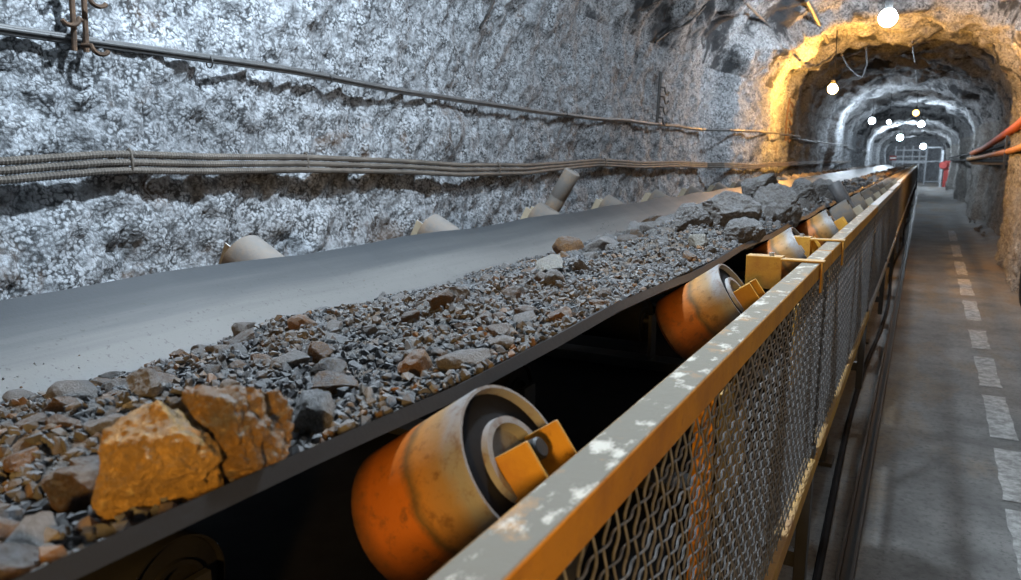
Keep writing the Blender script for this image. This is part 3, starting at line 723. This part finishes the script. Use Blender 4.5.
# ------------------------------------------------------------------ cables and conduits on the left wall
def wall_path(pts, off, wob=0.012, seed=0, step=0.1):
    ys = [p[0] for p in pts]; zs = [p[1] for p in pts]; out = []; y = ys[0]
    while y < ys[-1]:
        z = float(np.interp(y, ys, zs)) + wob * float(vnoise(y * 0.9, seed * 3.3, 0, 5)); o = off + 0.012 * float(vnoise(y * 1.3, seed * 1.7, 1, 6))
        out.append(on_wall(y, z, o)); y += step * (1 if y < 6 or 9 < y < 11.5 else 2)
    xs = [p[0] for p in out]
    for i, p in enumerate(out):                      # the cables bridge the hollow in front of each rib
        if p[1] > 7: p[0] = max(xs[max(0, i - 4):i + 5])
    return out
def resample(P, step0, ymax):
    P = np.array(P); out = []; y = P[0, 1]
    while y < ymax:
        out.append([np.interp(y, P[:, 1], P[:, 0]), y, np.interp(y, P[:, 1], P[:, 2])]); y += step0
    return out
LOWZ = [(-1, -0.04), (1.2, -0.033), (1.55, -0.008), (1.9, -0.015), (2.4, -0.015), (3.1, -0.035), (3.6, -0.058), (4.5, -0.067), (5.2, -0.05), (5.9, -0.03), (6.8, -0.063), (7.8, -0.05), (9, -0.07), (10.6, -0.11), (12, -0.09), (30, -0.09)]
for i, dz in enumerate((0.027, 0.0, -0.027)):
    P = wall_path([(a, b + dz * (1 if a < 5 else 0.8)) for a, b in LOWZ], 0.060, 0.010, 0, 0.1)
    Pn = resample([p for p in P], 0.0055, 2.2); Pf = [p for p in P if p[1] > 2.2]
    m = MB(); rr = [0.0135 if k % 2 else 0.0110 for k in range(len(Pn))]; m.tube(Pn + Pf, rr + [0.0128] * len(Pf), 9)
    o = m.build('cable_conduit', M['conduit'])
    tag(o, ['uppermost of the three ribbed conduits on the left wall', 'middle of the three ribbed conduits on the left wall', 'lowest of the three ribbed conduits on the left wall'][i], 'conduit', 'ribbed conduits along the left wall')
for y in (1.60, 2.43, 4.1, 6.0):
    z = float(np.interp(y, [a for a, b in LOWZ], [b for a, b in LOWZ])); p = on_wall(y, z, 0.060)
    m = MB(); pts = [(p[0] + 0.016 * math.cos(t), y, p[2] + 0.042 * math.sin(t)) for t in np.linspace(0, 2 * PI, 25)]; m.tube(pts, 0.0045, 6)
    o = m.build('conduit_clamp', M['conduit']); tag(o, '%s wire clamp around the three ribbed conduits' % {1.60: 'nearest', 2.43: 'second', 4.1: 'third', 6.0: 'fourth'}[y], 'clamp')
UPZ = [(-1, 0.40), (1.27, 0.353), (2.4, 0.35), (4, 0.345), (7, 0.32), (10, 0.36), (14, 0.40), (20, 0.42), (34, 0.40)]
for i, (dz, r, off) in enumerate(((0.009, 0.0075, 0.052), (-0.006, 0.0090, 0.050), (0.002, 0.006, 0.060))):
    m = MB(); m.tube(wall_path([(a, b + dz) for a, b in UPZ], off, 0.016, 4, 0.12), r, 8)
    tag(m.build('wall_cable', M['cable']), ['upper thin grey cable of the high bundle on the left wall', 'thicker grey cable of the high bundle on the left wall', 'outermost thin grey cable of the high bundle on the left wall'][i], 'cable', 'high cable bundle on the left wall')
for y in (1.95, 2.6, 5.2):
    p = on_wall(y, float(np.interp(y, [a for a, b in UPZ], [b for a, b in UPZ])), 0.056)
    m = MB(); m.tube([(p[0] + 0.017 * math.cos(t), y, p[2] + 0.020 * math.sin(t)) for t in np.linspace(0, 2 * PI, 17)], 0.003, 5)
    tag(m.build('cable_tie', M['dark']), '%s cable tie around the high cable bundle' % {1.95: 'nearest', 2.6: 'second', 5.2: 'farthest'}[y], 'cable tie')

# hook hangers on the wall
def hanger(y, z0, z1, m, label, hooks, hr, bar_r, lean=0.0, extra=False):
    p = on_wall(y, (z0 + z1) / 2, 0.06); t = empty('cable_hanger', (p[0], y, z0), label, 'cable hanger', 'hook hangers on the left wall')
    def loc(z, dy=0.0, off=0.06):
        q = on_wall(y + dy + lean * (z - z0), z, off); return (q[0] - p[0], q[1] - y, z - z0)
    for dy in (-0.012, 0.026):
        b = MB(); b.tube([loc(z, dy) for z in np.linspace(z0, z1, 8)], bar_r, 8); b.build('upright', m, t)
    for zf, sd in hooks:
        z = z0 + zf * (z1 - z0); h = MB()
        pts = [loc(z, 0.01, 0.065)] + [(loc(z, 0, 0.07)[0] + 0.03, sd * hr * (0.35 + 0.55 * (1 - math.cos(a))) + lean * (z - z0), z - z0 - hr * 0.5 * math.sin(a)) for a in np.linspace(0.1, 2.6, 9)]
        h.tube(pts, bar_r * 0.85, 7); h.build('hook', m, t)
hanger(1.45, 0.33, 0.64, M['rusty'], 'rusty rebar cable hanger with curved hooks at the top left', [(0.06, 1), (0.30, -1), (0.52, 1), (0.78, -1)], 0.052, 0.0085, 0.02)
hanger(7.3, 0.33, 0.85, M['dark'], 'dark hook hanger on the grey wall left of the warm lit rib', [(0.15, 1), (0.35, 1), (0.55, 1), (0.72, 1)], 0.14, 0.010, 0.15)
hanger(13.3, 0.30, 1.0, M['rusty'], 'hook hanger on the warm lit rib of the left wall', [(0.1, 1), (0.3, 1), (0.5, 1), (0.7, 1), (0.9, 1)], 0.18, 0.014, 0.0)

# cables, rods and hooks hanging from the roof
def roof_line(name, pix, r, m, label, cat, off=0.05, sag=0.0):
    P = [on_rock(*p, off) for p in pix]; Q = []
    for a, b in zip(P, P[1:]):
        for k in range(6):
            t = k / 6; q = a + (b - a) * t; q = q - np.array([0, 0, sag * math.sin(PI * t)]); Q.append(q)
    Q.append(P[-1]); mm = MB(); mm.tube(Q, r, 8); o = mm.build(name, m); return tag(o, label, cat)
roof_line('roof_cable', [(743, 0), (768, 25), (795, 52), (805, 61)], 0.014, M['cable'], 'thin grey cable running down the vault left of the white lamp', 'cable', 0.03)
roof_line('roof_pipe', [(807, 0), (818, 22), (828, 42)], 0.028, M['cable'], 'grey pipe running along the vault just left of the white lamp', 'pipe', 0.11)
roof_line('roof_cable', [(655, 42), (668, 32), (690, 22), (705, 6)], 0.014, M['dark'], 'dark cable curving from the hook hanger up to the vault', 'cable', 0.03)
roof_line('roof_cable', [(480, 28), (488, 14), (494, 0)], 0.010, M['dark'], 'short dark cable at the top of the grey wall', 'cable', 0.03)
roof_line('drooping_cable', [(800, 60), (812, 66), (824, 62), (836, 52)], 0.018, M['cable'], 'grey cable drooping across the warm lit roof rib', 'cable', 0.08, 0.05)
roof_line('drooping_cable', [(842, 55), (852, 70), (862, 76), (867, 62), (866, 48)], 0.02, M['dark'], 'dark cable loop drooping right of the warm lamp', 'cable', 0.10, 0.04)
roof_line('roof_cable', [(912, 42), (915, 62), (917, 82)], 0.015, M['cable'], 'thin pale cable hanging along the roof above the amber lamp', 'cable', 0.05)

# ------------------------------------------------------------------ lamps
LL = ['white lamp hanging at the top of the picture, brightest in the tunnel', 'warm orange lamp hanging by the warm lit rib', 'white lamp low on the left, beyond the warm lamp',
      'tiny white lamp right of the low left white lamp', 'amber lamp high in the middle of the tunnel', 'white lamp hanging just below and right of the amber lamp',
      'large white lamp on the left of the farthest arch', 'white lamp hanging over the far gate']
for i, (x, y, z, w, col, r, kind) in enumerate(LAMPS):
    t = empty('hanging_lamp', (x, y, z), LL[i], 'lamp', 'string of lamps under the tunnel roof')
    e = emit('lamp_glow_%s' % kind, col, w / (PI * 4 * PI * r * r))
    b = MB(); b.lathe([(0, -r), (r * 0.38, -r * 0.92), (r * 0.71, -r * 0.71), (r * 0.92, -r * 0.38), (r, 0), (r * 0.92, r * 0.38), (r * 0.71, r * 0.71), (r * 0.42, r * 0.95), (0, r * 0.97)], 16); b.build('bulb', e, t, sm=60)
    h = MB(); h.lathe([(0, r * 0.98), (r * 0.45, r * 0.98), (r * 0.45, r * 1.9), (r * 0.2, r * 2.2), (0, r * 2.2)], 14); h.build('socket', M['dark'], t)
    zt = z
    while inside((x, y, zt)) > 0.0 and zt < 3: zt += 0.03
    c = MB(); c.tube([(0, 0, r * 2.0), (0.01, 0, (zt - z) * 0.5 + r), (0, 0, max(zt - z, r * 2.3))], 0.008, 6); c.build('cord', M['black'], t)

# ------------------------------------------------------------------ pipes on the right wall
def pipe(name, pts, r, m, label):
    mm = MB(); Q = []
    for a, b in zip(pts, pts[1:]):
        a, b = np.array(a, float), np.array(b, float); n = max(1, int(np.linalg.norm(b - a) / 0.6))
        Q += [tuple(a + (b - a) * k / n) for k in range(n)]
    Q.append(pts[-1]); mm.tube(Q, r, 14)
    o = mm.build(name, m); return tag(o, label, 'pipe', 'pipes along the right wall')
pipe('wall_pipe', [(1.00, 6, 0.72), (1.13, 13, 0.46), (1.17, 20, 0.24), (1.18, 25, 0.16)], 0.062, M['orange'], 'upper thick red orange pipe on the right wall')
pipe('wall_pipe', [(1.02, 6, 0.26), (1.10, 13, 0.12), (1.12, 20, 0.04), (1.14, 26, 0.0)], 0.045, M['ochrepipe'], 'lower ochre orange pipe on the right wall')
pipe('wall_pipe', [(1.10, 6, 0.42), (1.22, 13, 0.28), (1.22, 22, 0.16), (1.16, 46, 0.06)], 0.04, M['black'], 'dark pipe between the two orange pipes')
pipe('wall_pipe', [(1.10, 6, 0.02), (1.20, 13, -0.03), (1.20, 22, -0.04), (1.16, 46, -0.05)], 0.04, M['black'], 'black pipe below the two orange pipes')
for k, y in enumerate((13.6, 20.5, 28.0)):
    p = on_wall(y, 0.12, 0.0, 'r', True)
    t = empty('pipe_bracket', (p[0] - 0.28, y, 0.1), ['pipe bracket on the right wall nearest the camera', 'second pipe bracket along the right wall', 'farthest pipe bracket on the right wall'][k], 'bracket')
    a = MB(); a.box((0.0, 0, -0.17), (0.46, 0.05, 0.03)); a.build('arm', M['dark'], t); a = MB(); a.box((0.19, 0, 0.0), (0.03, 0.06, 0.5)); a.build('wall_plate', M['dark'], t)

# ------------------------------------------------------------------ floor things
for k, (y0, y1) in enumerate(((1.9, 3.0), (3.12, 3.9), (4.0, 4.75), (4.95, 5.85), (6.1, 7.0), (7.3, 8.1), (8.6, 9.8), (10.2, 11.6), (12.0, 13.6), (14.2, 16.2), (17, 19.5))):  # strip of light on the walkway laid in as pale dashes
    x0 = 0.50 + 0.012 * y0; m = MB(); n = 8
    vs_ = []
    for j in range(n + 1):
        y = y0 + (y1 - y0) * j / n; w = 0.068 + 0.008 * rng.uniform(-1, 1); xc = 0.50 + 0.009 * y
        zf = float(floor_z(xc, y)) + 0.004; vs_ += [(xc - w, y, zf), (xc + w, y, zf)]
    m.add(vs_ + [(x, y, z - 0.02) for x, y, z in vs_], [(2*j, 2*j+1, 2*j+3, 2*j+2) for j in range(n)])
    o = m.build('floor_light_dash', M['line']); tag(o, 'pale dash on the walkway floor standing in for a patch of light', 'light patch', 'pale dashes of light along the walkway'); o['kind'] = 'structure'
k = MB(); k.prism([(-0.16, FLOOR_Z - 0.02), (-0.10, FLOOR_Z - 0.02), (-0.10, FLOOR_Z + 0.05), (-0.112, FLOOR_Z + 0.05), (-0.112, FLOOR_Z + 0.005), (-0.148, FLOOR_Z + 0.005), (-0.148, FLOOR_Z + 0.05), (-0.16, FLOOR_Z + 0.05)], (0.5, 40))
tag(k.build('floor_channel', M['dark']), 'dark steel channel lying on the floor along the fence foot', 'channel')
h = MB(); h.tube([(-0.24 + 0.03 * math.sin(y * 0.9), y, FLOOR_Z + 0.025 + 0.012 * math.sin(y * 2.3)) for y in np.arange(1, 30, 0.25)], 0.016, 8)
tag(h.build('floor_hose', M['black']), 'thin black hose lying on the floor under the fence', 'hose')
# tyre at the foot of the right wall
p = at_y(1026, 246, 9.4)
t = empty('tyre', (p[0] + 0.12, 9.4, FLOOR_Z + 0.37), 'dark tyre standing upright on the floor at the right edge of the picture', 'tyre')
a = MB(); a.lathe([(0.20, -0.10), (0.30, -0.11), (0.36, -0.08), (0.37, 0), (0.36, 0.08), (0.30, 0.11), (0.20, 0.10), (0.19, 0), (0.20, -0.10)], 36, Matrix.Rotation(PI / 2, 4, 'Y')); a.build('tread', M['black'], t)
a = MB(); a.lathe([(0, -0.04), (0.20, -0.06), (0.20, 0.06), (0, 0.04)], 30, Matrix.Rotation(PI / 2, 4, 'Y')); a.build('rim', M['dark'], t)
# rubble at the foot of the right wall
for i in range(16):
    y = rng.uniform(8, 24); x = rng.uniform(1.12, 1.3); r = rng.uniform(0.03, 0.08)
    o = bpy.data.objects.new('floor_rubble', SH['ore_grey'][i % 7]); C.objects.link(o); o.location = (x, y, FLOOR_Z + 0.05 + r * 0.4); o.scale = (r, r, r); o.rotation_euler = (rng.random(), rng.random(), rng.random() * 6)
    tag(o, 'small grey rubble stone at the foot of the right wall', 'stone', 'rubble along the right wall')

# ------------------------------------------------------------------ the far end: gate, barrier, conveyor head
GY = 57.0
g = empty('mesh_gate', (0.55, GY, FLOOR_Z), 'pale steel gate frame at the far end of the walkway', 'gate')
gx0, gx1, gz = at_y(926, 160, GY)[0] - 0.55, at_y(941, 160, GY)[0] - 0.55, 2.35
for x in (gx0, gx1):
    a = MB(); a.box((x, 0, gz / 2), (0.09, 0.09, gz)); a.build('gate_post', M['gate'], g)
a = MB(); a.box((0, 0, gz), (gx1 - gx0 + 0.09, 0.09, 0.09)); a.box((0, 0, 1.45), (gx1 - gx0, 0.06, 0.05)); a.box((0, 0, 0.12), (gx1 - gx0, 0.06, 0.06)); a.build('gate_rail', M['gate'], g)
bR = empty('steel_barrier', (-0.9, GY - 3, FLOOR_Z), 'pale horizontal barrier beams left of the far gate', 'barrier')
bx0, bx1 = at_y(893, 160, GY - 3)[0] + 0.9, at_y(926, 160, GY - 3)[0] + 0.9
for z in (1.42, 1.75, 2.15):
    a = MB(); a.box(((bx0 + bx1) / 2, 0, z), (bx1 - bx0, 0.06, 0.08 if z > 1.5 else 0.16)); a.build('beam', M['gate'], bR)
for px in (895, 903, 912, 919, 926):
    a = MB(); a.box((at_y(px, 160, GY - 3)[0] + 0.9, 0.05, 1.2), (0.07, 0.07, 2.4)); a.build('upright', M['gate'], bR)
r_ = empty('hose_reel', (at_y(945, 165, 50)[0], 50, FLOOR_Z), 'red hose reel on a red upright right of the far gate', 'hose reel')
a = MB(); a.box((0.10, 0, 0.75), (0.28, 0.16, 1.5)); a.build('upright', M['red'], r_)
a = MB(); a.lathe([(0, -0.08), (0.20, -0.08), (0.22, -0.05), (0.22, 0.05), (0.20, 0.08), (0, 0.08)], 24, Matrix.Translation((-0.08, -0.15, 1.25)) @ Matrix.Rotation(PI / 2, 4, 'X')); a.build('reel', M['red'], r_)
a = MB(); a.box((-0.16, -0.05, 1.05), (0.09, 0.09, 2.1)); a.build('post', M['gate'], r_)
sp = at_y(893, 158, 46)
s_ = empty('warning_sign', (sp[0], 46, sp[2]), 'small red and white sign board above the conveyor head', 'sign')
a = MB(); a.box((0, 0, 0.0), (0.34, 0.03, 0.26)); a.build('board', M['red'], s_); a = MB(); a.box((0, -0.02, 0.0), (0.30, 0.012, 0.08)); a.build('stripe', M['white'], s_)
a = MB(); a.box((0, 0.03, (FLOOR_Z - sp[2]) / 2), (0.05, 0.04, sp[2] - FLOOR_Z)); a.build('post', M['gate'], s_)
hd = empty('conveyor_drive', (-1.05, 45.3, FLOOR_Z), 'dark conveyor head frame and pulley at the far end of the belt', 'conveyor head')
a = MB(); a.lathe([(0, -0.7), (0.25, -0.7), (0.25, 0.7), (0, 0.7)], 28, Matrix.Translation((0, 0, 0.87)) @ Matrix.Rotation(PI / 2, 4, 'Y')); a.build('pulley', M['dark'], hd)
for x in (-0.8, 0.8):
    a = MB(); a.box((x, 0, 0.55), (0.08, 0.6, 1.1)); a.build('side_frame', M['dark'], hd)
